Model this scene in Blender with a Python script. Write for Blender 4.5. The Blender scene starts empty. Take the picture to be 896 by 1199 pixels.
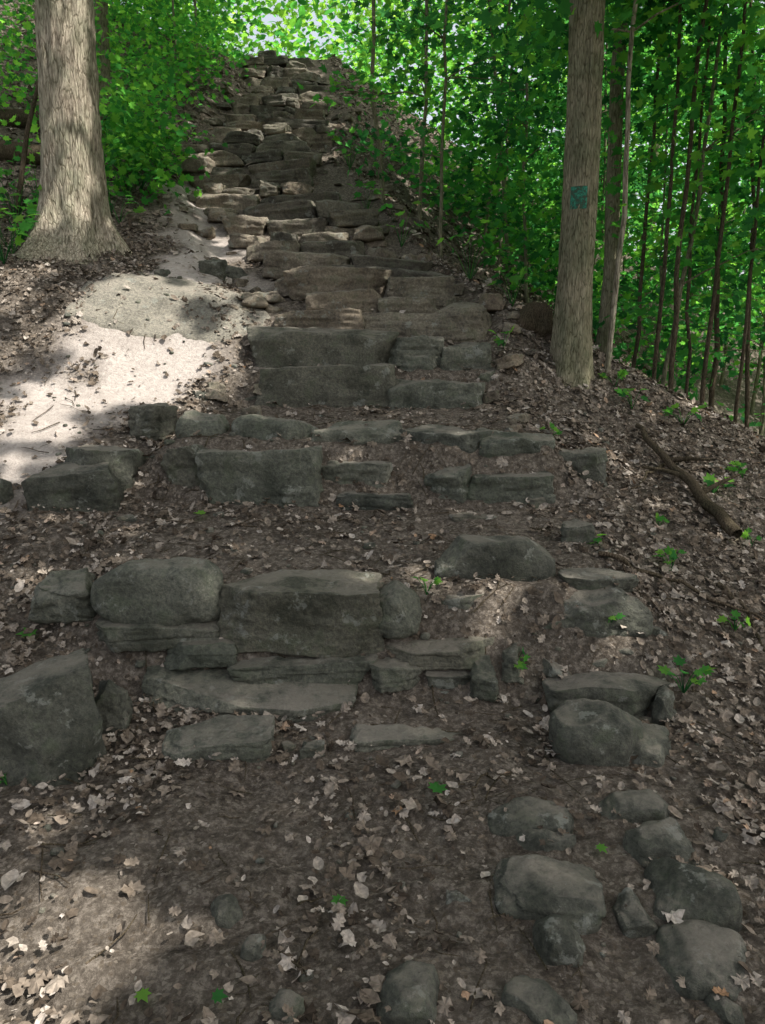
import bpy, math, random
import numpy as np
from mathutils import Vector, Matrix

rng = np.random.default_rng(7)
random.seed(7)
scene = bpy.context.scene
scene.view_settings.view_transform = 'Standard'
scene.view_settings.look = 'None'
scene.view_settings.exposure = 0

# ------------------------------------------------------------------ survey
EYE = 1.6; PITCH = math.radians(10); F = 900.0
def W(u, v, d):
    """surveyed bearing (u,v) at horizontal distance d -> world position"""
    e = math.atan((599.5 - v) / F) - PITCH
    z = EYE + d * math.tan(e)
    zc = d * math.cos(PITCH) - (z - EYE) * math.sin(PITCH)
    return np.array([(u - 448) / F * zc, d, z])

# ------------------------------------------------------------------ noise
def _h(i, j, k, s):
    n = (i * 374761393 + j * 668265263 + k * 1440662683 + s * 974634777) & 0x7fffffff
    n = ((n ^ (n >> 13)) * 1274126177) & 0x7fffffff
    n = ((n ^ (n >> 15)) * 668265263) & 0x7fffffff
    return ((n >> 7) & 0xffff) / 32767.5 - 1.0
def vn(x, y, z, s=0):
    x = np.asarray(x, float); y = np.asarray(y, float); z = np.asarray(z, float) + np.zeros_like(x)
    i = np.floor(x).astype(np.int64); j = np.floor(y).astype(np.int64); k = np.floor(z).astype(np.int64)
    fx = x - i; fy = y - j; fz = z - k
    fx = fx*fx*(3-2*fx); fy = fy*fy*(3-2*fy); fz = fz*fz*(3-2*fz)
    r = 0
    for a in (0, 1):
        for b in (0, 1):
            for c in (0, 1):
                r = r + _h(i+a, j+b, k+c, s) * (fx if a else 1-fx) * (fy if b else 1-fy) * (fz if c else 1-fz)
    return r
def fbm(x, y, z, s=0, o=3):
    r = 0; a = 1; f = 1
    for q in range(o):
        r = r + a * vn(x*f, y*f, np.asarray(z)*f, s+q*17); a *= .5; f *= 2.03
    return r

# ------------------------------------------------------------------ terrain
UP = [(6.9,350),(7.5,325),(8.1,300),(8.7,280),(9.5,250),(10.2,230),(11,205),(11.8,185),(12.6,165),(13.8,140),(14.9,120),(16,100),(17.3,80),(18.7,62)]
upz = [(d, W(448, v, d)[2]) for d, v in UP]
ST = [(-30,-3.5),(-10,-1.0),(0,0),(1.68,0),(2.33,.03),(2.9,.10),(3.35,.15),(3.65,.56),(4.75,.80),(5.0,1.18),(6.05,1.36),(6.2,1.6),(6.4,1.68),(6.6,1.9)] + [(d, z-.14) for d, z in upz] + [(20.5,9.2),(26,10.0),(40,11),(120,12)]
SM = [(-30,-3.5),(-10,-1.0),(0,0),(1.68,0),(2.33,.03),(3,.13),(3.5,.34),(4.2,.66),(4.7,.84),(5.3,1.12),(6,1.42)] + upz + [(20.5,9.2),(26,10.0),(40,11),(120,12)]
STx, STz = map(np.array, zip(*ST)); SMx, SMz = map(np.array, zip(*SM))
EY = np.array([0, 3.4, 4.8, 6, 7, 8.2, 10.5, 12, 14, 16, 18.7, 30])
EL = np.array([-1.3,-1.33,-1.38,-1.0,-.98,-1.6,-2.35,-3.0,-2.8,-2.5,-3.4,-4])
ER = np.array([1.1, 1.1, 1.08, .8, .9, .3, -.2, -.9, -.84, -.95, -1.3, -1.5])
def sst(t): t = np.clip(t, 0, 1); return t*t*(3-2*t)
def H(x, y):
    x = np.asarray(x, float); y = np.asarray(y, float)
    xl = np.interp(y, EY, EL); xr = np.interp(y, EY, ER)
    w = sst((x - xl + .35)/.35) * sst((xr + .35 - x)/.35)
    z = w*np.interp(y, STx, STz) + (1-w)*(np.interp(y-.12, SMx, SMz)+np.interp(y+.12, SMx, SMz)+np.interp(y, SMx, SMz))/3
    s = np.interp(y, [0,5,6,7,8.5], [.14,.22,.25,.55,.72])
    dr = np.maximum(0, x - xr - .1)
    z = z - 15*(1-np.exp(-s*dr*sst(dr/.5+.3)/15))
    sl = np.interp(y, [0,3,6,8,12], [.04,.06,.10,.15,.35])
    dl = np.maximum(0, xl - .2 - x)
    z = z + 6*(1-np.exp(-sl*dl/6))
    z = z + .03*fbm(x*1.3, y*1.3, 0, 3, 3) + .012*vn(x*6, y*6, 0, 9)
    far = sst((np.abs(x)+np.maximum(y-20,0)-8)/20)
    return z + far*1.2*fbm(x*.12, y*.12, 0, 21, 3)
def hit(u, v):
    ds = np.arange(1.0, 40, .01)
    P = np.array([W(u, v, d) for d in ds])
    g = H(P[:,0], P[:,1])
    k = np.argmax(P[:,2] <= g) if (P[:,2] <= g).any() else len(ds)-1
    return np.array([P[k,0], P[k,1], g[k]])
def normals(x, y):
    e = .03
    nx = -(H(x+e, y)-H(x-e, y))/(2*e); ny = -(H(x, y+e)-H(x, y-e))/(2*e)
    n = np.stack([nx, ny, np.ones_like(nx)], 1)
    return n/np.linalg.norm(n, axis=1)[:,None]

# ------------------------------------------------------------------ mesh helpers
def link(o):
    scene.collection.objects.link(o); return o
def make_mesh(name, V, Fc, mat, smooth=True, parent=None, attrs=None):
    V = np.asarray(V, np.float32); Fc = np.asarray(Fc, np.int32)
    me = bpy.data.meshes.new(name)
    me.vertices.add(len(V)); me.vertices.foreach_set('co', V.ravel())
    k = Fc.shape[1]
    me.loops.add(Fc.size); me.loops.foreach_set('vertex_index', Fc.ravel())
    me.polygons.add(len(Fc)); me.polygons.foreach_set('loop_start', np.arange(0, Fc.size, k, dtype=np.int32))
    me.update(calc_edges=True)
    me.polygons.foreach_set('use_smooth', np.full(len(Fc), smooth))
    if attrs:
        for an, arr in attrs.items():
            a = me.attributes.new(an, 'FLOAT', 'POINT'); a.data.foreach_set('value', np.asarray(arr, np.float32))
    me.materials.append(mat)
    o = link(bpy.data.objects.new(name, me))
    if parent: o.parent = parent
    return o
def empty(name):
    e = bpy.data.objects.new(name, None); e.empty_display_size = .1
    return link(e)
class Acc:
    def __init__(s): s.V = []; s.F = []; s.n = 0
    def add(s, V, Fc):
        s.V.append(V); s.F.append(np.asarray(Fc)+s.n); s.n += len(V)
    def make(s, name, mat, **k):
        return make_mesh(name, np.concatenate(s.V), np.concatenate(s.F), mat, **k)
def tube(pts, rad, n=8):
    pts = np.asarray(pts, float); rad = np.asarray(rad, float); m = len(pts)
    T = np.gradient(pts, axis=0); T /= np.linalg.norm(T, axis=1)[:,None]+1e-9
    ref = np.array([1.,0,0]) if abs(T[0,0]) < .8 else np.array([0,1.,0])
    A = np.cross(T, ref); A /= np.linalg.norm(A, axis=1)[:,None]
    B = np.cross(T, A)
    a = np.linspace(0, 2*np.pi, n, endpoint=False)
    V = pts[:,None]+rad[:,None,None]*(np.cos(a)[None,:,None]*A[:,None]+np.sin(a)[None,:,None]*B[:,None])
    i = np.arange(m-1)[:,None]*n; j = np.arange(n)[None]; j2 = (j+1) % n
    Fc = np.stack([i+j, i+j2, i+n+j2, i+n+j], -1).reshape(-1, 4)
    return V.reshape(-1,3), Fc

# leaf templates
def fan(out, c):
    V = np.array([list(c)]+[list(p) for p in out], float)
    n = len(out)
    return V, np.array([[0, 1+i, 1+(i+1) % n] for i in range(n)])
def sym(r, tip=(0,1.0)): return [(0,0)]+r+[tip]+[(-a*.92,b+.02) for a,b in r[::-1]]
MAPLE, MF = fan(sym([(.28,-.1),(.24,.08),(.58,.2),(.38,.32),(.52,.64),(.22,.56)]), (0,.35))
DMAPLE, DF = fan([(0,0),(.3,-.05),(.3,.1),(.56,.22),(.44,.36),(.5,.6),(.3,.6),(.12,.92),(-.1,.74),(-.25,.8),(-.28,.5),(-.5,.42),(-.34,.22),(-.42,.08),(-.2,.04)], (0,.35))
OVAL, OF = fan(sym([(.2,.12),(.33,.4),(.22,.75)]), (0,.45))
OAK, KF = fan(sym([(.1,.1),(.27,.2),(.15,.32),(.36,.47),(.2,.56),(.3,.76),(.14,.84)]), (0,.5))
BITS, BF = fan([(0,0),(.3,.1),(.42,.38),(.2,.5),(.3,.8),(-.05,.7),(-.3,.62),(-.22,.3)], (0.02,.4))
def tri3(T, fold, droop, cr=0):
    z = fold*np.abs(T[:,0])-droop*(T[:,1]-.3)**2
    if cr: z = z+cr*np.sin(np.arange(len(T))*2.4)
    return np.concatenate([T, z[:,None]], 1)
def leaves(P, N, S, T, TF, yaw=None):
    n = len(P)
    r = rng.normal(size=(n,3)) if yaw is None else yaw
    N = N/np.linalg.norm(N, axis=1)[:,None]
    t = r-(r*N).sum(1)[:,None]*N; t /= np.linalg.norm(t, axis=1)[:,None]+1e-9
    b = np.cross(t, N)
    V = P[:,None]+S[:,None,None]*(T[None,:,0:1]*b[:,None]+T[None,:,1:2]*t[:,None]+T[None,:,2:3]*N[:,None])
    Fc = TF[None]+(np.arange(n)*len(T))[:,None,None]
    return V.reshape(-1,3), Fc.reshape(-1,3)

# ------------------------------------------------------------------ materials
def newmat(name):
    m = bpy.data.materials.new(name); m.use_nodes = True
    nt = m.node_tree; nt.nodes.clear()
    out = nt.nodes.new('ShaderNodeOutputMaterial')
    return m, nt, out
def ramp(nt, src, stops):
    r = nt.nodes.new('ShaderNodeValToRGB'); cr = r.color_ramp
    while len(cr.elements) < len(stops): cr.elements.new(.5)
    for e, (p, c) in zip(cr.elements, stops):
        e.position = p; e.color = (*c, 1)
    nt.links.new(src, r.inputs[0]); return r
def noise(nt, vec, scale, detail=3, rough=.6):
    n = nt.nodes.new('ShaderNodeTexNoise'); n.inputs['Scale'].default_value = scale
    n.inputs['Detail'].default_value = detail; n.inputs['Roughness'].default_value = rough
    nt.links.new(vec, n.inputs['Vector']); return n
def mix(nt, fac, a, b, mode='MIX'):
    m = nt.nodes.new('ShaderNodeMix'); m.data_type = 'RGBA'; m.blend_type = mode
    for sock, val in ((m.inputs[0], fac), (m.inputs[6], a), (m.inputs[7], b)):
        if isinstance(val, bpy.types.NodeSocket): nt.links.new(val, sock)
        elif isinstance(val, (int, float)): sock.default_value = val
        else: sock.default_value = (*val, 1)
    return m.outputs[2]
def bump(nt, h, strength, dist, prev=None):
    b = nt.nodes.new('ShaderNodeBump'); b.inputs['Strength'].default_value = strength
    b.inputs['Distance'].default_value = dist
    nt.links.new(h, b.inputs['Height'])
    if prev: nt.links.new(prev.outputs[0], b.inputs['Normal'])
    return b
def principled(nt, out, col, rough=.9, spec=.2, nrm=None):
    p = nt.nodes.new('ShaderNodeBsdfPrincipled')
    if isinstance(col, bpy.types.NodeSocket): nt.links.new(col, p.inputs['Base Color'])
    else: p.inputs['Base Color'].default_value = (*col, 1)
    p.inputs['Roughness'].default_value = rough
    p.inputs['Specular IOR Level'].default_value = spec
    if nrm: nt.links.new(nrm.outputs[0], p.inputs['Normal'])
    if out: nt.links.new(p.outputs[0], out.inputs[0])
    return p
def diffuse(nt, out, col, nrm=None):
    p = nt.nodes.new('ShaderNodeBsdfDiffuse'); nt.links.new(col, p.inputs[0])
    if nrm: nt.links.new(nrm.outputs[0], p.inputs['Normal'])
    nt.links.new(p.outputs[0], out.inputs[0]); return p

def m_ground():
    m, nt, out = newmat('forest_soil')
    tc = nt.nodes.new('ShaderNodeTexCoord').outputs['Object']
    n1 = noise(nt, tc, 1.6, 4); n2 = noise(nt, tc, 30, 6, .8)
    c = ramp(nt, n1.outputs[0], [(.35,(.07,.058,.046)),(.65,(.18,.152,.122))]).outputs[0]
    c2 = ramp(nt, n2.outputs[0], [(.36,(.028,.023,.018)),(.5,(.115,.096,.076)),(.64,(.32,.275,.225))]).outputs[0]
    c = mix(nt, .65, c, c2)
    vo = nt.nodes.new('ShaderNodeTexVoronoi'); vo.inputs['Scale'].default_value = 85; nt.links.new(tc, vo.inputs['Vector'])
    sep = nt.nodes.new('ShaderNodeSeparateColor'); nt.links.new(vo.outputs['Color'], sep.inputs[0])
    chips = ramp(nt, sep.outputs[0], [(.84,(0,0,0)),(.9,(.7,.7,.7))]).outputs[0]
    chc = ramp(nt, sep.outputs[1], [(0,(.07,.052,.035)),(.6,(.2,.165,.125)),(1,(.32,.28,.23))]).outputs[0]
    c = mix(nt, chips, c, chc)
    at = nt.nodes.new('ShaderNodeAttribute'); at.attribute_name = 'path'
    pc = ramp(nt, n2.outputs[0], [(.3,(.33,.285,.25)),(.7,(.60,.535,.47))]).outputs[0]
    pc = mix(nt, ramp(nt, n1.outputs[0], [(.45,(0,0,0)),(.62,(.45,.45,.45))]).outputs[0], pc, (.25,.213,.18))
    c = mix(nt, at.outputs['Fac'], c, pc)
    ag = nt.nodes.new('ShaderNodeAttribute'); ag.attribute_name = 'green'
    c = mix(nt, ag.outputs['Fac'], c, (.06,.12,.03))
    b = bump(nt, n2.outputs[0], 1.0, .025)
    diffuse(nt, out, c, b); return m
def m_stone(name, dark, light, moss=.5):
    m, nt, out = newmat(name)
    tc = nt.nodes.new('ShaderNodeTexCoord').outputs['Object']
    geo = nt.nodes.new('ShaderNodeNewGeometry')
    n1 = noise(nt, tc, 4, 6, .7); n2 = noise(nt, tc, 50, 5, .8)
    c = ramp(nt, n1.outputs[0], [(.36,dark),(.62,light)]).outputs[0]
    g = ramp(nt, n2.outputs[0], [(.3,(.35,.35,.35)),(.5,(.92,.92,.92)),(.7,(1.6,1.57,1.47))]).outputs[0]
    c = mix(nt, .9, c, g, 'MULTIPLY')
    isl = ramp(nt, geo.outputs['Random Per Island'], [(0,(.56,.58,.55)),(.35,(1.0,.91,.79)),(.65,(.78,.81,.74)),(1,(1.18,1.13,1.03))]).outputs[0]
    c = mix(nt, 1.0, c, isl, 'MULTIPLY')
    nm = noise(nt, tc, 8, 5, .7); nc = nt.nodes.new('ShaderNodeSeparateColor'); nt.links.new(nm.outputs['Color'], nc.inputs[0])
    mm = ramp(nt, nc.outputs[0], [(.52,(0,0,0)),(.63,(moss,moss,moss))]).outputs[0]
    c = mix(nt, mm, c, (.055,.072,.036))
    ll = ramp(nt, nc.outputs[1], [(.59,(0,0,0)),(.64,(.6,.6,.6))]).outputs[0]
    c = mix(nt, ll, c, (.27,.275,.23))
    sx = nt.nodes.new('ShaderNodeSeparateXYZ'); nt.links.new(geo.outputs['Normal'], sx.inputs[0])
    mul = nt.nodes.new('ShaderNodeMath'); mul.operation = 'MULTIPLY'; nt.links.new(sx.outputs[2], mul.inputs[0]); nt.links.new(n1.outputs[0], mul.inputs[1])
    dd = ramp(nt, mul.outputs[0], [(.38,(0,0,0)),(.56,(.6,.6,.6))]).outputs[0]
    c = mix(nt, dd, c, (.24,.205,.165))
    b = bump(nt, n1.outputs[0], .6, .05); b = bump(nt, n2.outputs[0], 1.0, .018, b)
    principled(nt, out, c, .75, .3, b); return m
def m_bark(name, dark, light, sc=1.0):
    m, nt, out = newmat(name)
    tc = nt.nodes.new('ShaderNodeTexCoord').outputs['Object']
    mp = nt.nodes.new('ShaderNodeMapping'); mp.inputs['Scale'].default_value = (1,1,.16); nt.links.new(tc, mp.inputs[0])
    n1 = noise(nt, mp.outputs[0], 48*sc, 4, .7); n2 = noise(nt, tc, 4, 4)
    vo = nt.nodes.new('ShaderNodeTexVoronoi'); vo.feature = 'DISTANCE_TO_EDGE'; vo.inputs['Scale'].default_value = 34*sc
    nt.links.new(mp.outputs[0], vo.inputs['Vector'])
    c = ramp(nt, n1.outputs[0], [(.35,dark),(.6,light)]).outputs[0]
    cr = ramp(nt, vo.outputs[0], [(0,(.4,.38,.34)),(.1,(1,1,1))]).outputs[0]
    c = mix(nt, .7, c, cr, 'MULTIPLY')
    t = ramp(nt, n2.outputs[0], [(.35,(.75,.8,.68)),(.65,(1.15,1.1,1.02))]).outputs[0]
    c = mix(nt, 1.0, c, t, 'MULTIPLY')
    b = bump(nt, n1.outputs[0], .8, .022); b = bump(nt, cr, .6, .014, b)
    diffuse(nt, out, c, b); return m
def m_leaf(name, stops, tmul=2.2, tf=.5):
    m, nt, out = newmat(name)
    geo = nt.nodes.new('ShaderNodeNewGeometry')
    r = ramp(nt, geo.outputs['Random Per Island'], stops)
    tr = nt.nodes.new('ShaderNodeBsdfTranslucent')
    tcx = mix(nt, 1.0, r.outputs[0], (tmul*1.1, tmul*1.15, tmul*.7), 'MULTIPLY')
    nt.links.new(tcx, tr.inputs[0])
    p = nt.nodes.new('ShaderNodeBsdfDiffuse'); nt.links.new(r.outputs[0], p.inputs[0])
    mx = nt.nodes.new('ShaderNodeMixShader'); mx.inputs[0].default_value = tf
    nt.links.new(p.outputs[0], mx.inputs[1]); nt.links.new(tr.outputs[0], mx.inputs[2])
    nt.links.new(mx.outputs[0], out.inputs[0]); return m
def m_litter():
    m, nt, out = newmat('dry_leaves')
    geo = nt.nodes.new('ShaderNodeNewGeometry')
    tc = nt.nodes.new('ShaderNodeTexCoord').outputs['Object']
    r = ramp(nt, geo.outputs['Random Per Island'], [(0,(.055,.043,.032)),(.3,(.13,.103,.077)),(.6,(.22,.18,.14)),(.88,(.32,.275,.225)),(.97,(.42,.37,.315)),(1,(.30,.18,.10))])
    n = noise(nt, tc, 60, 2)
    c = mix(nt, .7, r.outputs[0], ramp(nt, n.outputs[0], [(.3,(.4,.4,.4)),(.7,(1.3,1.3,1.3))]).outputs[0], 'MULTIPLY')
    diffuse(nt, out, c); return m

GROUND = m_ground()
STONE = m_stone('weathered_stone', (.072,.077,.061), (.20,.20,.172))
STONE2 = m_stone('brown_stone', (.105,.09,.073), (.30,.26,.21), .45)
SLAB = m_stone('path_slab_stone', (.18,.165,.145), (.38,.35,.31), .1)
BARK = m_bark('grey_brown_bark', (.16,.138,.11), (.44,.395,.33))
BARK2 = m_bark('smooth_bark', (.13,.12,.085), (.28,.26,.195), 1.5)
TWIG = m_bark('twig_bark', (.05,.04,.03), (.15,.122,.092), 3)
LEAF = m_leaf('maple_leaf', [(0,(.014,.055,.024)),(.4,(.026,.105,.04)),(.75,(.044,.165,.05)),(1,(.085,.22,.045))], 2.6, .5)  # darkest greens put the shade of the foliage interior into the colour
LEAFB = m_leaf('sunlit_tone_leaf', [(0,(.026,.11,.035)),(.5,(.055,.185,.04)),(1,(.13,.27,.045))], 2.6, .5)  # brighter copy of the leaf, sunlight put into its colour
LEAFY = m_leaf('crest_glow_leaf', [(0,(.09,.20,.04)),(1,(.20,.33,.06))], 2.2, .55)  # backlit yellow-green glow painted into the leaf colour
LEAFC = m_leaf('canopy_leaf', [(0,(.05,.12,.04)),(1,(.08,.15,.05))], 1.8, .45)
LITTER = m_litter()

# ------------------------------------------------------------------ ground
xs = np.concatenate([np.linspace(-70,-8,26)[:-1], np.arange(-8,-4.5,.15), np.arange(-4.5,4.2,.045), np.arange(4.2,9,.15), np.linspace(9,80,30)])
ys = np.concatenate([np.linspace(-25,1,22)[:-1], np.arange(1,7.6,.036), np.arange(7.6,20,.08), np.linspace(20,110,36)])
X, Y = np.meshgrid(xs, ys); nx_, ny_ = len(xs), len(ys)
Z = H(X, Y)
fine = (X > -4.6) & (X < 4.3) & (Y > 1) & (Y < 9)
PX = np.array([(-10,530),(60,480),(150,440),(215,418),(190,380),(190,345),(235,300),(235,225)])
pw = np.array([hit(u, v)[:2] for u, v in PX])
def seg_d(x, y, P):
    best = np.full(np.shape(x), 1e9)
    for a, b in zip(P[:-1], P[1:]):
        d = b-a; t = np.clip(((x-a[0])*d[0]+(y-a[1])*d[1])/(d@d), 0, 1)
        best = np.minimum(best, np.hypot(x-a[0]-t*d[0], y-a[1]-t*d[1]))
    return best
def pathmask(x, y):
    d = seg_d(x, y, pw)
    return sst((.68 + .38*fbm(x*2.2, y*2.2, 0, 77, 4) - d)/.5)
pm = pathmask(X, Y)
Z = Z + fine*(1-.6*pm)*.016*fbm(X*14, Y*14, 0, 55, 3)
green = sst((np.abs(X)-9)/5)*.9
green = np.maximum(green, sst((Y-22)/6)*.9)
i = np.arange(ny_-1)[:,None]*nx_; j = np.arange(nx_-1)[None]
FQ = np.stack([i+j, i+j+1, i+nx_+j+1, i+nx_+j], -1).reshape(-1,4)
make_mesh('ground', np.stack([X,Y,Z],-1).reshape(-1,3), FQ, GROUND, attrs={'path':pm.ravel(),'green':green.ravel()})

# ------------------------------------------------------------------ stones
_c = {}
def cube_t(n):
    if n in _c: return _c[n]
    g = np.sin(np.pi/2*np.linspace(-1,1,n+1)*.98)/math.sin(np.pi/2*.98); idx = {}; V = []; Fc = []
    def vid(p):
        k = tuple(np.round(p,5))
        if k not in idx: idx[k] = len(V); V.append(p)
        return idx[k]
    for ax in range(3):
        for s in (-1,1):
            a, b = [(1,2),(2,0),(0,1)][ax]
            for q in range(n):
                for w in range(n):
                    c = []
                    for (da,db) in ((0,0),(1,0),(1,1),(0,1)):
                        p = [0,0,0]; p[ax] = s; p[a] = g[q+da]; p[b] = g[w+db]; c.append(vid(p))
                    Fc.append(c if s > 0 else c[::-1])
    _c[n] = (np.array(V, float), np.array(Fc)); return _c[n]
sd = [100]
def rock(c, size, rz=0, e=5, n=14, tilt=(0,0), rough=1.0):
    """e<4 water-rounded, 4..5 angular broken, >=5 slab, >=7 squared block"""
    sd[0] += 1; s = sd[0]; R = np.random.default_rng(s)
    V, Fc = cube_t(n); V = V.copy()
    ee = e if e < 4 else (7 if e < 5 else 2.6*e)
    V = V/((np.abs(V)**ee).sum(1)**(1/ee))[:,None]
    planes = []
    if e >= 5:
        blk = e >= 7
        for k in range(3 if blk else 5):
            a = R.uniform(0,6.28); nn = np.array([math.cos(a),math.sin(a),R.uniform(-.15,.3)]); planes.append((nn,R.uniform(1.05 if blk else .93,1.25),1))
        for k in range(3):
            a = R.uniform(0,6.28); planes.append((np.array([math.cos(a),math.sin(a),R.uniform(.7,1.6)]),R.uniform(1.15 if blk else 1.05,1.35),1))
        planes.append((np.array([R.uniform(-.08,.08),R.uniform(-.14,.05),1]),.92,1))
    elif e >= 4:
        for k in range(8):
            nn = R.normal(size=3); nn[2] = abs(nn[2])*.8; planes.append((nn,R.uniform(.76,1.05),1))
        planes.append((np.array([R.uniform(-.3,.3),R.uniform(-.35,.1),1]),.8,1))
    else:
        for k in range(6):
            nn = R.normal(size=3); nn[2] = abs(nn[2]); planes.append((nn,R.uniform(.8,.97),.85))
    for nn, d, f in planes:
        nn = nn/np.linalg.norm(nn); q = V@nn
        V -= (np.maximum(0, q-d)*f)[:,None]*nn
    V[:,0] *= 1+.12*R.uniform(-1,1)*V[:,2]; V[:,1] *= 1+.12*R.uniform(-1,1)*V[:,0]
    V[:,2] += (V[:,2] > 0)*(.14 if e < 7 else .06)*R.uniform(-1,1)*V[:,0]
    h = np.array(size)/2; P = V*h
    m = float(min(size)); dirn = V/(np.linalg.norm(V,axis=1)[:,None])
    L = .4*np.mean(size)
    D = rough*(.08 if e < 4 else .06)*m*fbm(P[:,0]/L+s, P[:,1]/L, P[:,2]/L, s, 3)
    if n > 10:
        rg = 1-np.abs(fbm(P[:,0]/.07, P[:,1]/.07, P[:,2]/.045, s+5, 2))
        D = D - rough*.013*rg*(1 if e >= 4 else .35) + rough*.005*vn(P[:,0]/.022,P[:,1]/.022,P[:,2]/.022,s+3)
    side = np.clip(1.3-1.6*np.abs(dirn[:,2]),0,1)
    P = P+dirn*D[:,None]
    if e >= 4:
        zz = P[:,2]/.055+s*.37+.5*vn(P[:,0]/.25,P[:,1]/.25,0,s); lay = np.floor(zz); fr = zz-lay
        st = _h(lay.astype(np.int64), 0*lay.astype(np.int64)+s, np.floor(P[:,0]/.3+.4*lay).astype(np.int64), s)
        st = st*.8 - .9*(fr < .14)
        P[:,:2] += dirn[:,:2]*((.5 if e >= 7 else 1)*min(rough,1)*min(.018,.07*m)*st*side)[:,None]
    M = Matrix.Rotation(rz,3,'Z') @ Matrix.Rotation(tilt[0],3,'X') @ Matrix.Rotation(tilt[1],3,'Y')
    return P@np.array(M).T+np.asarray(c), Fc
def stone_px(u0,u1,vt,vb,d=None,dy=None,e=5,n=16,rz=None,tilt=None,rough=1.0,ov=1.05,hs=1.0):
    um = (u0+u1)/2
    if d is None: d = hit(um, vb)[1]+.01
    a = W(u0,vb,d); b = W(u1,vb,d); w = (b[0]-a[0])*ov
    if dy is None: dy = .6*w
    dt = d + (.6*dy if vt > 470 else .1*dy)
    zt = W(um,vt,dt)[2]
    g = a[2]; zt = g+max((zt-g)*hs, .055); zb = g-.06
    h = (zt-zb)*1.1
    R = np.random.default_rng(int(um*7+vt))
    if rz is None: rz = R.uniform(-.09,.09)
    if tilt is None: tilt = (R.uniform(-.01,.07), R.uniform(-.05,.05))
    return rock(((a[0]+b[0])/2, d+dy/2, zt-h/2), (w,dy*1.05,h), rz, e, n, tilt, rough)
STEPS = [
 [(190,312,848,884,2.83,.24,5),(410,545,857,876,2.98,.14,5),(325,347,868,885,2.9,.08,4),(350,380,866,888,2.88,.1,5)],
 [(268,435,752,792,3.36,.4,6),(433,492,762,794,3.32,.35,5),(453,585,737,768,3.4,.35,6),(553,585,762,806,3.3,.3,4),(585,622,744,783,3.38,.3,4),(190,272,738,768,3.38,.35,5),(500,560,772,800,3.36,.25,5)],
 [(106,256,650,722,3.46,.34,3.3),(108,250,714,745,3.44,.3,6),(253,447,672,748,3.42,.36,8),(440,492,680,732,3.45,.3,3.8),(28,104,663,716,3.55,.3,4)],
 [(190,238,515,556,4.82,.25,4),(234,372,521,586,4.74,.34,7),(330,378,554,582,4.72,.2,4),(368,458,536,562,4.84,.3,5),(395,482,574,593,4.7,.2,5),(498,556,545,582,4.76,.3,5),(552,652,549,580,4.76,.34,6),(600,655,575,592,4.74,.2,4),(528,602,598,613,4.55,.2,5)],
 [(148,202,470,502,5.3,.28,4),(204,264,480,514,5.1,.28,3),(270,368,488,527,5.08,.32,3.6),(364,474,494,536,5.04,.34,6),(470,570,498,548,4.98,.34,6),(563,655,506,550,4.96,.34,5),(648,700,525,550,5.1,.3,4)],
 [(304,462,425,472,6.02,.42,9),(458,568,443,487,5.96,.42,9)],
 [(298,456,381,434,6.32,.42,9),(454,522,392,417,6.34,.3,5),(456,512,411,440,6.32,.3,5),(518,577,400,442,6.3,.35,7)],
 [(322,425,360,384,6.62,.35,6),(420,552,364,388,6.62,.4,6),(505,575,350,392,6.6,.35,4.5)],
 [(348,444,334,366,6.85,.4,4.2),(444,512,345,370,6.85,.35,6)],
 [(334,452,309,340,7.2,.4,5),(453,532,320,346,7.15,.4,6)],
]
for k, row in enumerate(STEPS):
    A = Acc()
    for r in row:
        d = r[4]
        A.add(*stone_px(r[0],r[1],r[2],r[3],d=d,dy=r[5],e=r[6],n=34 if d < 4 else 26, rough=.95))
    if k == 0:   # low tread slab leaning toward the viewer, thin at its right end
        p = hit(290,838); A.add(*rock((p[0]-.02,p[1]+.17,p[2]+.045),(.98,.40,.14),-.06,5.5,40,(.22,.07),.8))
    A.make('stone_step', STONE if k < 7 else STONE2)
def edges(v):
    vs = [62,80,95,120,150,170,200,225,250,275,300,330]
    l = [272,290,300,272,262,212,203,228,238,262,290,330]
    r = [330,372,388,396,390,385,362,372,430,447,500,540]
    return np.interp(v, vs, l), np.interp(v, vs, r)
ud = np.array([p[0] for p in UP]); uv = np.array([p[1] for p in UP])
d = 7.42
while d < 18.8:
    v = np.interp(d, ud, uv); l, r = edges(v)
    l += random.uniform(-16,12); r += random.uniform(-20,14)
    A = Acc()
    nst = random.choice([2,3,3,4]); cuts = np.sort(np.array([0]+[(q+random.uniform(-.3,.3))/nst for q in range(1,nst)]+[1]))
    step = random.uniform(.32,.46)*(1+.012*d)
    for a, b in zip(cuts[:-1], cuts[1:]):
        q0 = W(l+(r-l)*a, v, d); q1 = W(l+(r-l)*b, v, d)
        w = (q1[0]-q0[0])*random.uniform(.92,1.06); yy = d+random.uniform(-.10,.10)
        xm = (q0[0]+q1[0])/2
        top = np.interp(yy, SMx, SMz)+random.uniform(.06,.17)
        dp = random.uniform(.36,.55); hh = random.uniform(.17,.28)
        A.add(*rock((xm, yy+dp/2-.03, top-hh/2), (w,dp,hh), random.uniform(-.18,.18), random.choice([4.4,5,5.5,6,7]), 18, (random.uniform(-.02,.14),random.uniform(-.09,.09)), 1.1))
        if random.random() < .4:
            h2 = random.uniform(.10,.16); sh = random.uniform(.1,.3)*w*random.choice([-1,1])
            A.add(*rock((xm+sh, yy+dp/2-.04, top-hh-h2/2+.03), (w*random.uniform(.4,.8),dp*.9,h2), random.uniform(-.15,.15), random.choice([4.3,5]), 12, (random.uniform(-.02,.08),0), 1.1))
    A.make('stone_step', STONE2)
    d += step
A = Acc()
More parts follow.
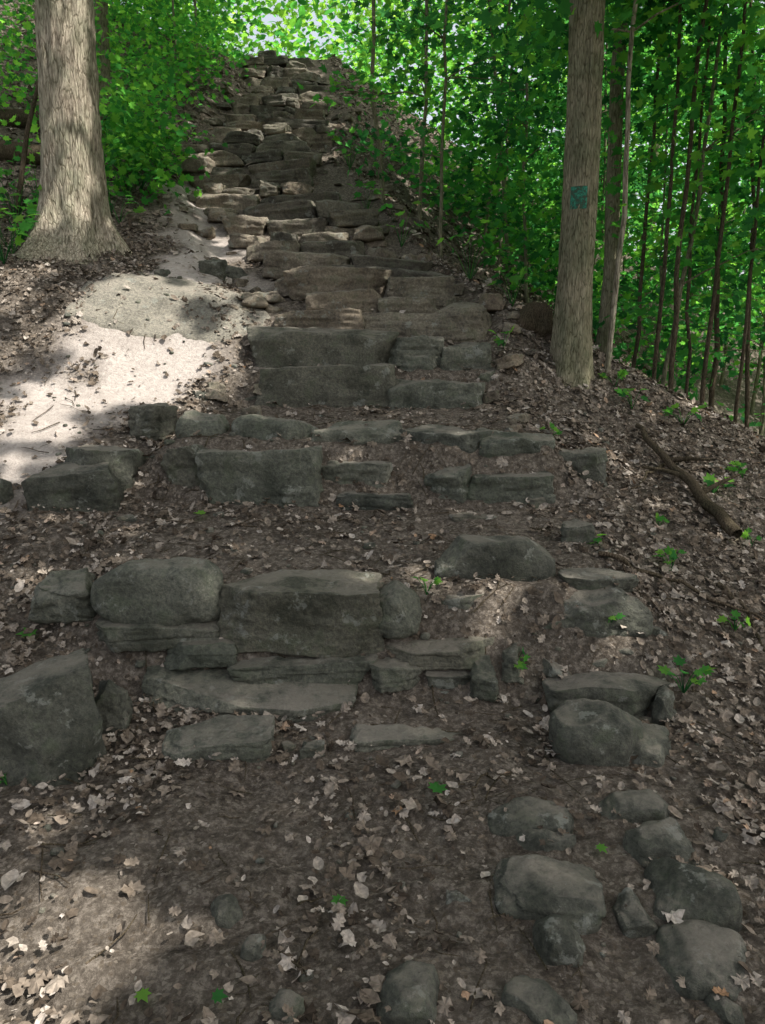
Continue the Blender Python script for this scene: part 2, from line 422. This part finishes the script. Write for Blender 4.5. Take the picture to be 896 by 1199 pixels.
for q in range(90):
    y = rng.uniform(5.2,17); sdx = rng.choice([-1,1],p=[.45,.55])
    xe = float(np.interp(y,EY,EL if sdx < 0 else ER)); x = xe+sdx*rng.uniform(-.15,.4)
    s = rng.uniform(.07,.24)
    A.add(*rock((x,y,float(H(x,y))+s*.1),(s*rng.uniform(1,1.7),s,s*rng.uniform(.45,.8)),rng.uniform(0,6),random.choice([4.2,4.6,5]),12,(rng.uniform(-.2,.3),rng.uniform(-.2,.2)),1))
A.make('loose_stones', STONE2)

BOULD = [ # u0,u1,vt,vb,dy,e
 (-60,108,765,922,.5,4.6),(98,147,790,862,.2,4),(75,150,522,582,.45,5),(28,132,545,602,.3,5),
 (512,654,628,680,.22,3.6),(633,768,684,750,.3,4.5),(668,775,748,792,.28,4.5),(648,790,783,848,.3,4.5),(655,765,822,898,.3,3),(735,800,850,900,.25,3),(664,750,668,692,.2,5),(624,680,768,808,.2,4.5),(700,760,735,770,.25,4),(770,800,800,850,.2,4),(745,785,720,750,.2,4),
 (573,680,938,982,.19,3.2),(700,802,928,968,.17,3.2),(608,682,972,1005,.14,3.2),(738,834,962,1020,.19,2.9),(585,717,1003,1088,.27,4.3),(768,882,1015,1098,.25,3.8),(720,776,1045,1102,.14,4.2),(630,690,1075,1137,.15,3.6),(788,910,1095,1182,.26,2.8),(443,518,1136,1205,.18,3.4),(308,358,1170,1205,.1,3),(235,287,1055,1092,.12,3),(590,684,1184,1212,.15,3),(275,312,1104,1132,.08,3),(835,880,1185,1210,.1,3),
 (650,716,525,560,.25,5),(60,105,755,782,.16,4),(-20,12,560,592,.12,3),(660,700,610,640,.15,5),(225,255,455,470,.1,4),(280,305,462,475,.1,4),
 (545,590,430,455,.2,4),(232,262,300,322,.2,4),(255,290,308,328,.2,4),(180,200,312,324,.2,4),(520,556,1052,1068,.06,4),(700,720,640,655,.08,4),(560,600,690,712,.12,4),(500,590,690,716,.15,5),(140,160,600,612,.07,4)]
for q, b in enumerate(BOULD):
    A = Acc()
    big = q == 0
    A.add(*stone_px(b[0],b[1],b[2],b[3],dy=b[4],e=b[5],n=30,rz=-.2 if big else random.uniform(-.25,.25),tilt=(.1,.18) if big else (random.uniform(0,.1),random.uniform(-.1,.1)),rough=.75,ov=1.03 if b[2] < 900 else .95,hs=1.03 if b[2] < 900 else .97))
    A.make('boulder', STONE)
# bedrock slab worn flush into the bypass path
p = hit(203,350); n = 80
g = np.linspace(-1,1,n); GX, GY = np.meshgrid(g,g)
ca, sa = math.cos(-.15), math.sin(-.15)
wx = p[0]+(GX*ca-GY*sa)*.92; wy = p[1]+(GX*sa+GY*ca)*.55
ang = np.arctan2(GY,GX); rr_ = np.abs(GX)**3+np.abs(GY)**3; rr_ = rr_**(1/3)
edge = .80+.08*np.sin(ang*2+1)+.06*np.sin(ang*3+2)+.05*fbm(ang*4,0*ang,0,95,2)
ins = sst((edge-rr_)/.04)
gz = H(wx,wy)
crack = sst((.04-np.abs(fbm(wx*1.6,wy*1.6,0,91,3)))/.03)
wz = gz+.016+.006*fbm(wx*7,wy*7,0,92,4)-.014*crack+.010*np.round(1.4*fbm(wx*1.5,wy*2.2,0,94,2))
wz = np.maximum(wz, gz-.02)*ins+(gz-.10)*(1-ins)
i = np.arange(n-1)[:,None]*n; j = np.arange(n-1)[None]
make_mesh('flat_rock_slab', np.stack([wx,wy,wz],-1).reshape(-1,3), np.stack([i+j,i+j+1,i+n+j+1,i+n+j],-1).reshape(-1,4), SLAB)
A = Acc()
for q in range(450):
    x = rng.uniform(-2.8,2.6); y = rng.uniform(1.7,7.4); s = rng.choice([.015,.02,.03,.05],p=[.4,.3,.2,.1])
    A.add(*rock((x,y,float(H(x,y))+s*.1),(s*rng.uniform(.8,1.7),s,s*.7),rng.uniform(0,6),3.5,4,(0,0),.6))
A.make('pebbles', STONE)

# ------------------------------------------------------------------ litter
def scatter(n, x0,x1,y0,y1):
    return rng.uniform(x0,x1,n), rng.uniform(y0,y1,n)
def litter_density(x, y):
    xl = np.interp(y, EY, EL); xr = np.interp(y, EY, ER)
    cl = np.clip(.5+.9*fbm(x*1.9, y*1.9, 0, 33, 3),0,1.3)
    inside = (x > xl-.1) & (x < xr+.1)
    mid = np.exp(-((x-.35)/.4)**2)
    d = np.where(inside, np.where(y < 3.3, (.66-.2*np.clip(x,-1,1))*(1-.6*mid), np.where(y < 7, .32, .12)), 1.15)
    d = np.where((x < xl-.1) & (y < 5), .75, d)
    d = np.where(inside, d*(.12+1.2*cl), d*(.6+.5*cl))
    return d*(1-.96*pathmask(x, y))
x1, y1 = scatter(76000, -4.2, 4.4, 1.3, 8.5); x2, y2 = scatter(26000, -7, 4, 8.5, 20)
x = np.concatenate([x1,x2]); y = np.concatenate([y1,y2])
k = rng.uniform(size=len(x)) < litter_density(x, y); x = x[k]; y = y[k]
N = normals(x, y)+rng.normal(size=(len(x),3))*.34
N[:,2] = np.abs(N[:,2])+.1
S = rng.choice([.018,.03,.045,.06,.076], size=len(x), p=[.29,.31,.24,.12,.04])*rng.uniform(.8,1.2,len(x))
S = np.where(y > 8.5, S*1.4+.02, S)
P = np.stack([x, y, H(x,y)+.010+rng.uniform(0,.022,len(x))],1)
typ = np.where(S < .035, rng.integers(0,2,len(x)), rng.integers(0,5,len(x))); A = Acc()
for t,(T,TF,a,b,c) in enumerate([(BITS,BF,.3,.3,.07),(OVAL,OF,.5,-.5,.04),(OAK,KF,.45,-.4,.06),(DMAPLE,DF,-.35,-.5,.08),(OAK*np.array([1.25,1]),KF,-.3,.5,.07)]):
    q = typ == t; A.add(*leaves(P[q],N[q],S[q],tri3(T,a,b,c),TF))
A.make('leaf_litter', LITTER, smooth=False)
A = Acc()
for q in range(1300):
    x = rng.uniform(-3,3.6); y = rng.uniform(1.5,8); L = rng.uniform(.04,.24); a = rng.uniform(0,6.28)
    if rng.uniform() < .9*float(pathmask(np.array([x]),np.array([y]))[0]): continue
    t = np.linspace(-.5,.5,4); px = x+L*t*math.cos(a)+rng.normal(size=4)*.006; py = y+L*t*math.sin(a)+rng.normal(size=4)*.006
    A.add(*tube(np.stack([px,py,H(px,py)+.012],1), np.array([1,.9,.8,.5])*rng.uniform(.0015,.0045), 4))
A.make('twigs', TWIG)

# ------------------------------------------------------------------ sun & leaf gaps cut along its rays for chosen sun patches
SUN = np.array([.50,-.20,.85]); SUN /= np.linalg.norm(SUN)
tl = hit(86,286)
patches = [(235,428,.36),(190,436,.26),(135,430,.28),(165,400,.24),(115,395,.15),(150,372,.16),(22,492,.36),(75,468,.22),(250,340,.24),(160,330,.3),(205,352,.2),(20,345,.2),(310,278,.5),(265,238,.45),(330,235,.25),(300,165,.5),(345,125,.5),(340,90,.7),(300,66,.7),(230,200,.4),(400,388,.16),(330,385,.13),
  (70,1070,.20),(15,1090,.18),(125,1110,.13),(25,1180,.18),(95,1165,.14),(380,290,.3),(10,560,.15),(40,395,.22),(110,355,.2),(420,350,.16)]
PW = [(hit(u,v),rd) for u,v,rd in patches]
FL = []
Rf = np.random.default_rng(99)
for q in range(26): FL.append((hit(Rf.uniform(0,290),Rf.uniform(300,540)), Rf.uniform(.08,.15)))
for q in range(16): FL.append((hit(Rf.uniform(230,520),Rf.uniform(70,380)), Rf.uniform(.12,.22)))
for q in range(10): FL.append((hit(Rf.uniform(0,220),Rf.uniform(960,1190)), Rf.uniform(.05,.09)))
for q in range(14): FL.append((hit(Rf.uniform(300,896),Rf.uniform(380,760)), Rf.uniform(.06,.10)))
def sunlit_gap(P, pad=.0, fl=True):
    """True where a leaf may hang (stays out of the gaps cut for the sun patches)"""
    ok = np.ones(len(P), bool)
    for p, rd in PW+(FL if fl else []):
        w_ = P-p; al = w_@SUN; dd = np.linalg.norm(w_-al[:,None]*SUN,axis=1)
        nz = vn(w_[:,0]*2+p[0]*3, w_[:,1]*2, al*0, 41)
        ok &= (dd > rd*.9*(1+.35*nz)+pad) | (al < .4)
    for hh,rd in ((.4,.2),(1.1,.16),(1.7,.2),(2.3,.3),(3.3,.3)):
        c0 = np.array([tl[0]+.1,tl[1]-.15,tl[2]+hh]); w_ = P-c0; al = w_@SUN
        ok &= (np.linalg.norm(w_-al[:,None]*SUN,axis=1) > rd+pad) | (al < .4)
    return ok
# ------------------------------------------------------------------ trees
def big_trunk(parent, base, top, r0, r1, flare, mat, ns=90, nr=56, name='trunk'):
    base = np.array(base); top = np.array(top)
    t = np.linspace(0,1,ns)**1.6
    Lh = np.linalg.norm(top-base)
    C = base+(top-base)*t[:,None]; h = t*Lh
    C[:,0] += .05*np.sin(h*.7); C[:,1] += .04*np.sin(h*.5+1)
    C[:,2] -= .25*(1-t)**20
    a = np.linspace(0,2*np.pi,nr,endpoint=False)
    r = r0+(r1-r0)*t
    lob = 1+.35*np.sin(a*3+1.2)+.28*np.sin(a*5+.4)
    Rr = r[:,None]+(flare*np.exp(-h/.2))[:,None]*np.maximum(lob,.1)[None]+(.16*flare*np.exp(-h/.8))[:,None]*lob[None]
    cx = np.cos(a)[None]*Rr; cy = np.sin(a)[None]*Rr
    hh = np.repeat(h[:,None],nr,1)
    dsp = .035*r0/.25*(np.abs(fbm(np.cos(a)[None]*r0*34+0*hh, np.sin(a)[None]*r0*34+0*hh, hh*2.5, 5, 3)))+.008*vn(np.cos(a)[None]*2+0*hh,np.sin(a)[None]*2+0*hh,hh*1.5,6)
    f = 1-dsp/Rr
    V = np.stack([C[:,0:1]+cx*f, C[:,1:2]+cy*f, C[:,2:3]+0*cx],-1).reshape(-1,3)
    i = np.arange(ns-1)[:,None]*nr; j = np.arange(nr)[None]; j2 = (j+1)%nr
    Fc = np.stack([i+j,i+j2,i+nr+j2,i+nr+j],-1).reshape(-1,4)
    make_mesh(name, V, Fc, mat, parent=parent)
    return C, r
def spray_leaves(C, n, rad, size, up=.9, flat=.25, fl=True):
    m = len(C)
    ax = rng.normal(size=(m,3))*.35; ax[:,2] += 1; ax /= np.linalg.norm(ax,axis=1)[:,None]
    off = rng.normal(size=(m,n,3))*rad*.5
    dn = (off*ax[:,None]).sum(2)[:,:,None]*ax[:,None]
    off = off-dn*(1-flat)
    P = (C[:,None]+off).reshape(-1,3)
    N = (np.repeat(ax,n,0)*up+rng.normal(size=(m*n,3))*.45)
    out = off.reshape(-1,3)*2+rng.normal(size=(m*n,3))*.15; out[:,2] -= .12
    S = size*rng.uniform(.6,1.25,m*n)
    g = sunlit_gap(P,0,fl) & (P[:,2] > H(P[:,0],P[:,1])+.12)
    return P[g], N[g], S[g], out[g]
def branchy(A, C, r, zmin, nb, blen, seed, zmax=99, up=.35):
    R = np.random.default_rng(seed); tips = []
    for q in range(nb):
        k = None
        for _ in range(30):
            k = R.integers(1,len(C)-1)
            if zmin < C[k,2]-C[0,2] < zmax: break
        a = R.uniform(0,6.28); ln = blen*R.uniform(.5,1.1)
        t = np.linspace(0,1,6)[:,None]
        D = np.array([math.cos(a),math.sin(a),R.uniform(.05,up*2)])
        pts = C[k]+D*ln*t+np.array([0,0,-.25*ln])*t**2.2+R.normal(size=(6,3))*.03*ln*t
        rb = min(r[k]*.5, .012*ln+.004)
        A.add(*tube(pts, rb*(1-.8*t[:,0]), 6))
        tips += [pts[3],pts[4],pts[5],(pts[2]+pts[3])/2]
        for s in (1,-1):
            a2 = a+s*R.uniform(.5,1.0); l2 = ln*R.uniform(.3,.55); k2 = R.integers(2,5)
            p2 = pts[k2]+np.array([math.cos(a2),math.sin(a2),R.uniform(-.1,.3)])*l2*t
            A.add(*tube(p2, rb*.45*(1-.7*t[:,0]), 5)); tips += [p2[3],p2[5]]
    return np.array(tips)

e1 = empty('oak_tree'); b = tl
C,r = big_trunk(e1, b, (b[0]-.02,b[1],b[2]+12), .275,.17,.26,BARK)
A = Acc(); branchy(A,C,r,6.5,7,3.0,3); A.make('limbs',BARK,parent=e1)
e2 = empty('tulip_tree'); b = hit(668,432)
C,r = big_trunk(e2, b, (b[0]-.10,b[1]+.1,b[2]+12), .145,.10,.08,BARK2)
A = Acc(); branchy(A,C,r,5.5,7,2.5,4); A.make('limbs',BARK2,parent=e2)
mm, nt, out = newmat('teal_paint'); tcn = nt.nodes.new('ShaderNodeTexCoord').outputs['Object']; nn = noise(nt,tcn,34,5,.8)
principled(nt,out,ramp(nt,nn.outputs[0],[(.42,(.05,.06,.04)),(.5,(.02,.10,.065)),(.6,(.04,.23,.15))]).outputs[0],.8,.2)
zb = W(664,234,b[1])[2]; k = np.argmin(abs(C[:,2]-zb)); cc = C[k]; rr = r[k]+.008
aa = math.radians(-104)+np.linspace(-.5,.4,8); zz = np.linspace(-.085,.085,6)
V = np.array([[cc[0]+rr*math.cos(a), cc[1]+rr*math.sin(a), zb+z] for z in zz for a in aa])
Fq = np.array([[i*8+j,i*8+j+1,(i+1)*8+j+1,(i+1)*8+j] for i in range(5) for j in range(7)])
make_mesh('painted_trail_blaze',V,Fq,mm,parent=e2)
def slim(name, bx, by, tx, ty, hgt, r0, mat, nb, blen, leafn, seed, zmin=1.2, leafmat=LEAF, size=.1, spr=.5):
    R = np.random.default_rng(seed); e = empty(name)
    z = float(H(bx,by))-.1; t = np.linspace(0,1,16)
    C = np.stack([bx+(tx-bx)*t, by+(ty-by)*t, z+hgt*t],1)
    C[:,0] += np.cumsum(R.normal(size=16))*.02*hgt/6; C[:,1] += np.cumsum(R.normal(size=16))*.02
    r = r0*(1-.6*t)
    A = Acc(); A.add(*tube(C,r,10)); tips = branchy(A,C,r,zmin,nb,blen,seed+50)
    A.make('trunk_and_branches',mat,parent=e)
    if leafn:
        P,N,S,o = spray_leaves(tips,leafn,spr,size)
        make_mesh('foliage',*leaves(P,N,S,tri3(MAPLE,.15,.2),MF,o),leafmat,smooth=False,parent=e)
def px2(u,v,d):
    p = W(u,v,d); return p[0],p[1]
slim('tree',*px2(703,425,8.4),*px2(716,60,8.4),9,.085,BARK2,8,1.6,12,11,4)
slim('maple_sapling',*px2(709,470,6.7),*px2(752,-60,6.7),5.2,.026,BARK,8,1.0,10,12,2.6)
slim('tree',*px2(126,150,11.5),*px2(124,0,11.5),9,.1,BARK2,8,1.6,12,13,3,LEAFB)
slim('maple_sapling',*px2(448,240,10.3),*px2(440,0,10.3),6,.03,BARK2,9,1.1,12,14,1.8,LEAFB)
slim('maple_sapling',*px2(520,300,9.2),*px2(530,0,9.2),6,.022,BARK2,9,1.1,12,15,1.2)
slim('maple_sapling',*px2(492,270,9.8),*px2(488,0,9.8),6,.026,BARK2,9,1.1,12,16,1.2,LEAFB)
# clump of slim stems at the right-hand brow of the slope
for q,(u0,u1,dd,rr0) in enumerate([(762,775,7.3,.020),(783,830,7.0,.024),(805,812,7.7,.018),(822,880,7.2,.022),(838,828,8.2,.03),(858,905,7.4,.018),(878,868,7.9,.024),(745,790,8.0,.022)]):
    slim('maple_sapling',*px2(u0,480,dd),*px2(u1,40,dd),5.6,rr0,TWIG,6,.9,7,700+q,3.0)
for q in range(24):
    y = rng.uniform(7.6,15); xr = float(np.interp(y,EY,ER)); x = rng.uniform(max(xr+1.4,1.2), .52*y+1.6)
    slim('maple_sapling',x,y,x+rng.uniform(-.8,.8),y+rng.uniform(-.4,.4),rng.uniform(5,9),rng.uniform(.012,.034),BARK2,11,rng.uniform(.9,1.6),11,100+q,1.0,LEAFB if q%3==0 else LEAF)
for q in range(8):
    y = rng.uniform(12.5,19); xl = float(np.interp(y,EY,EL)); x = xl-rng.uniform(.8,3.5)
    slim('maple_sapling',x,y,x+rng.uniform(-.3,.3),y,rng.uniform(3,6),rng.uniform(.015,.03),BARK2,12,1.0,12,300+q,.2,LEAFB)
for q in range(7):
    y = rng.uniform(13,24); x = rng.uniform(2.5,.5*y)
    slim('tree',x,y,x+rng.uniform(-.4,.4),y,14,rng.uniform(.08,.16),BARK2,8,2.5,10,500+q,5,LEAFB)

def mass(name, n, fx, leafn, rad, size, mat, T=MAPLE, TF=MF, fl=True):
    C = fx(n); P,N,S,o = spray_leaves(C,leafn,rad,size,fl=fl)
    make_mesh(name,*leaves(P,N,S,tri3(T,.15,.2),TF,o),mat,smooth=False)
def right_under(n, y0=7.4, y1=19, thr=-.3):
    out = []
    while len(out) < n:
        y = rng.uniform(y0,y1); xr = float(np.interp(y,EY,ER)); x = rng.uniform(xr+(.9 if y < 10 else .45),.55*y+2.5)
        h = rng.uniform(.3,7.5) if rng.uniform() < .8 else rng.uniform(.2,1.5)
        if x < xr+1.2 and h > 2.2: continue
        if x < 1.9 and y < 9: continue
        if fbm(np.array([x*.7]),np.array([y*.7]),np.array([h*.9]),8,2)[0] < thr: continue
        out.append((x,y,float(H(x,y))+h))
    return np.array(out)
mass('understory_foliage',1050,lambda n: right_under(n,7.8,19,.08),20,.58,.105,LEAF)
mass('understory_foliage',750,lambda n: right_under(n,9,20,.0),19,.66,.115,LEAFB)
def boxes(n, B):
    out = []
    for (x0,x1,y0,y1,z0,z1,f) in B:
        m = int(n*f); out.append(np.stack([rng.uniform(x0,x1,m),rng.uniform(y0,y1,m),rng.uniform(z0,z1,m)],1))
    return np.concatenate(out)
mass('maple_bough_foliage',200,lambda n: boxes(n,[(.9,4.4,6.0,8.0,4.1,5.6,.65),(2.4,4.4,6.8,8.5,2.8,4.1,.35)]),16,.55,.10,LEAFB)
mass('shrub_foliage',300,lambda n: boxes(n,[(-4.8,-3.7,7.2,9,2.6,3.5,.27),(-3.5,-2.55,9.0,11,3.3,4.9,.33),(-6,-4.0,9,12,3.6,6.2,.22),(-5.2,-2.4,9.5,12,6.3,7.4,.18)]),18,.42,.095,LEAFB)
def left_under(n):
    out = []
    while len(out) < n:
        y = rng.uniform(10,20); xl = float(np.interp(y,EY,EL)); x = xl-.4-rng.exponential(1.8)
        h = rng.uniform(.1,2.8)*min(1,.3+.3*(xl-x))
        out.append((x,y,float(H(x,y))+h))
    return np.array(out)
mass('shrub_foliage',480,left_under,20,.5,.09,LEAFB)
def left_hi(n):
    out = []
    while len(out) < n:
        y = rng.uniform(12,24); x = rng.uniform(-.6*y,-3.8 if y < 19 else -3)
        h = rng.uniform(1.5,6)
        out.append((x,y,float(H(x,y))+h))
    return np.array(out)
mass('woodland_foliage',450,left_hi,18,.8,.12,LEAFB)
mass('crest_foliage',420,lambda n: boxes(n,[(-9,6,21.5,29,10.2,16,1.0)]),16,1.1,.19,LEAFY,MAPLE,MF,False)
def far(n):
    out = []
    while len(out) < n:
        y = rng.uniform(20,40); x = rng.uniform(-.7*y,.75*y)
        g = float(H(x,y)); zt = max(g, 3)+11
        z = rng.uniform(g+.3, zt)
        if x > .22*y and z > 2 and rng.uniform() < .5: continue
        if fbm(np.array([x*.25]),np.array([y*.25]),np.array([z*.35]),18,2)[0] < -.2: continue
        out.append((x,y,z))
    return np.array(out)
mass('distant_foliage',2000,far,14,1.5,.28,LEAFB,OVAL,OF,False)

# unseen high canopy, leaves laid out along the sun rays to shade the stairs
n = 30000
q = np.stack([rng.uniform(-6,3.4,n), rng.uniform(-2.5,19,n)],1)
hz = rng.uniform(8.0,12.5,n)
G = H(q[:,0],q[:,1]); t = hz/SUN[2]
P = np.stack([q[:,0],q[:,1],G],1)+SUN*t[:,None]
keep = q[:,0] < np.where(q[:,1] < 8, 3.4, np.interp(q[:,1],EY,ER)+1.3)
keep &= sunlit_gap(P,.08)
P = P[keep]; N = rng.normal(size=P.shape)*.4+np.array([.5,-.1,1])
make_mesh('unseen_shade_canopy',*leaves(P,N,rng.uniform(.18,.28,len(P)),tri3(OVAL*np.array([1.5,1]),.1,.1),OF),LEAFC,smooth=False)

# fallen branches, log, stump
def ground_branch(name, pts, r0, forks=(), lift=.02):
    A = Acc(); P = np.array([hit(u,v) for u,v in pts]); P[:,2] += r0+lift
    t = np.linspace(0,1,14); tt = np.linspace(0,1,len(P))
    C = np.stack([np.interp(t,tt,P[:,k]) for k in range(3)],1)+rng.normal(size=(14,3))*.010
    A.add(*tube(C,r0*(1-.6*t),8))
    for (k,dx,dy,dz) in forks:
        A.add(*tube(np.array([C[k],C[k]+np.array([dx,dy,dz])*.5+.01,C[k]+np.array([dx,dy,dz])]),[r0*.5,r0*.35,r0*.2],6))
    A.make(name,TWIG)
ground_branch('fallen_branch',[(862,640),(815,588),(775,545),(745,508)],.042,[(4,.3,.1,.12),(8,.2,-.25,.03),(6,-.25,.15,.05)],.03)
ground_branch('fallen_branch',[(785,545),(760,560),(742,580)],.014)
ground_branch('fallen_branch',[(700,655),(790,690),(896,735)],.014)
ground_branch('fallen_branch',[(840,690),(870,720),(896,770)],.016)
ground_branch('fallen_branch',[(600,915),(560,918),(545,955)],.006)
e3 = hit(20,250); A = Acc()
A.add(*tube([e3+[0,0,.0],e3+[.12,.1,.8],e3+[.3,.2,1.5]],[.03,.025,.018],7)); A.make('leaning_stick',TWIG)
p = hit(626,388); A = Acc(); A.add(*rock((p[0],p[1]+.1,p[2]+.08),(.34,.34,.34),0,2.6,18,(0,0),1.2)); A.make('tree_stump',TWIG)
for (u,v,l) in ((10,190,1.6),(25,150,2.2)):
    p = hit(u,v); A = Acc(); A.add(*tube([p+[-l/2,0,.1],p+[0,.05,.12],p+[l/2,.1,.06]],[.14,.13,.1],14)); A.make('fallen_log',TWIG)

def seedling(u,v,nl,hg,size,name='seedling_plant'):
    b = hit(u,v); e = empty(name); A = Acc(); Ps = []
    for k in range(nl):
        a = rng.uniform(0,6.28); rr = rng.uniform(.3,1)*hg*.7; tip = b+np.array([math.cos(a)*rr,math.sin(a)*rr,hg*rng.uniform(.5,1.1)])
        A.add(*tube([b,(b+tip)/2+[0,0,hg*.15],tip],[.003,.002,.0015],5)); Ps.append(tip)
    A.make('stems',LEAF,parent=e); Ps = np.array(Ps); N = rng.normal(size=Ps.shape)*.4+np.array([0,-.3,1])
    make_mesh('leaves',*leaves(Ps,N,size*rng.uniform(.7,1.2,len(Ps)),tri3(MAPLE,.15,.2),MF,(Ps-b)*[1,1,0]+.01),LEAFB,smooth=False,parent=e)
for s in [(785,672,8,.12,.06),(800,815,9,.12,.055),(712,738,5,.07,.04),(600,788,7,.09,.045),(500,700,6,.08,.04),(15,300,14,.35,.11),(590,408,6,.12,.08),(720,455,6,.12,.08),(645,515,5,.08,.06),(700,640,6,.06,.05),(835,580,8,.12,.07),(8,920,4,.05,.03),(165,225,30,.75,.12),(150,235,20,.5,.11),(130,250,14,.35,.11),(185,215,20,.6,.11),(430,250,10,.35,.11),(410,200,14,.5,.12),(20,260,18,.5,.12),(45,240,12,.4,.11),(860,740,5,.08,.05),(770,620,4,.08,.05),(470,290,10,.4,.11),(550,330,12,.45,.11),(600,360,10,.35,.1),(870,560,6,.12,.07),(800,500,8,.2,.08),(740,480,8,.15,.08),(880,640,5,.1,.05),(5,310,16,.4,.11),(25,285,16,.45,.12),(195,200,20,.6,.11),(140,262,10,.3,.1)]:
    seedling(*s)
Ps = np.array([hit(u,v)+[0,0,.03] for u,v in ((42,748),(512,937),(400,1062),(240,607),(165,1172),(700,1000),(330,545),(250,1180))])
make_mesh('fallen_green_leaf',*leaves(Ps,np.tile([.1,-.2,1.],(len(Ps),1)),np.array([.09,.07,.05,.07,.04,.04,.05,.04]),tri3(MAPLE,.1,.15),MF),LEAFB,smooth=False)

# ------------------------------------------------------------------ light
w = bpy.data.worlds.new('World'); scene.world = w; w.use_nodes = True
nt = w.node_tree; bg = nt.nodes['Background']
sky = nt.nodes.new('ShaderNodeTexSky'); sky.sky_type = 'NISHITA'; sky.sun_disc = False
sky.sun_elevation = math.asin(SUN[2]); sky.sun_rotation = math.atan2(SUN[0],SUN[1])
sky.dust_density = 5; sky.air_density = 1.0; sky.ozone_density = .5
hs = nt.nodes.new('ShaderNodeHueSaturation'); hs.inputs['Saturation'].default_value = .4
nt.links.new(sky.outputs[0], hs.inputs['Color']); nt.links.new(hs.outputs[0], bg.inputs[0]); bg.inputs[1].default_value = .29
sl = bpy.data.lights.new('sun','SUN'); sl.energy = 8.5; sl.angle = math.radians(.5); sl.color = (1,.96,.91)
so = link(bpy.data.objects.new('sun',sl)); so.rotation_euler = Vector(SUN).to_track_quat('Z','Y').to_euler()
cam = bpy.data.cameras.new('camera'); cam.sensor_fit = 'VERTICAL'; cam.sensor_height = 36; cam.lens = F/1199*36
cam.clip_end = 500; cam.clip_start = .05
co = link(bpy.data.objects.new('camera',cam)); co.location = (0,0,EYE); co.rotation_euler = (math.pi/2-PITCH,0,0)
scene.camera = co
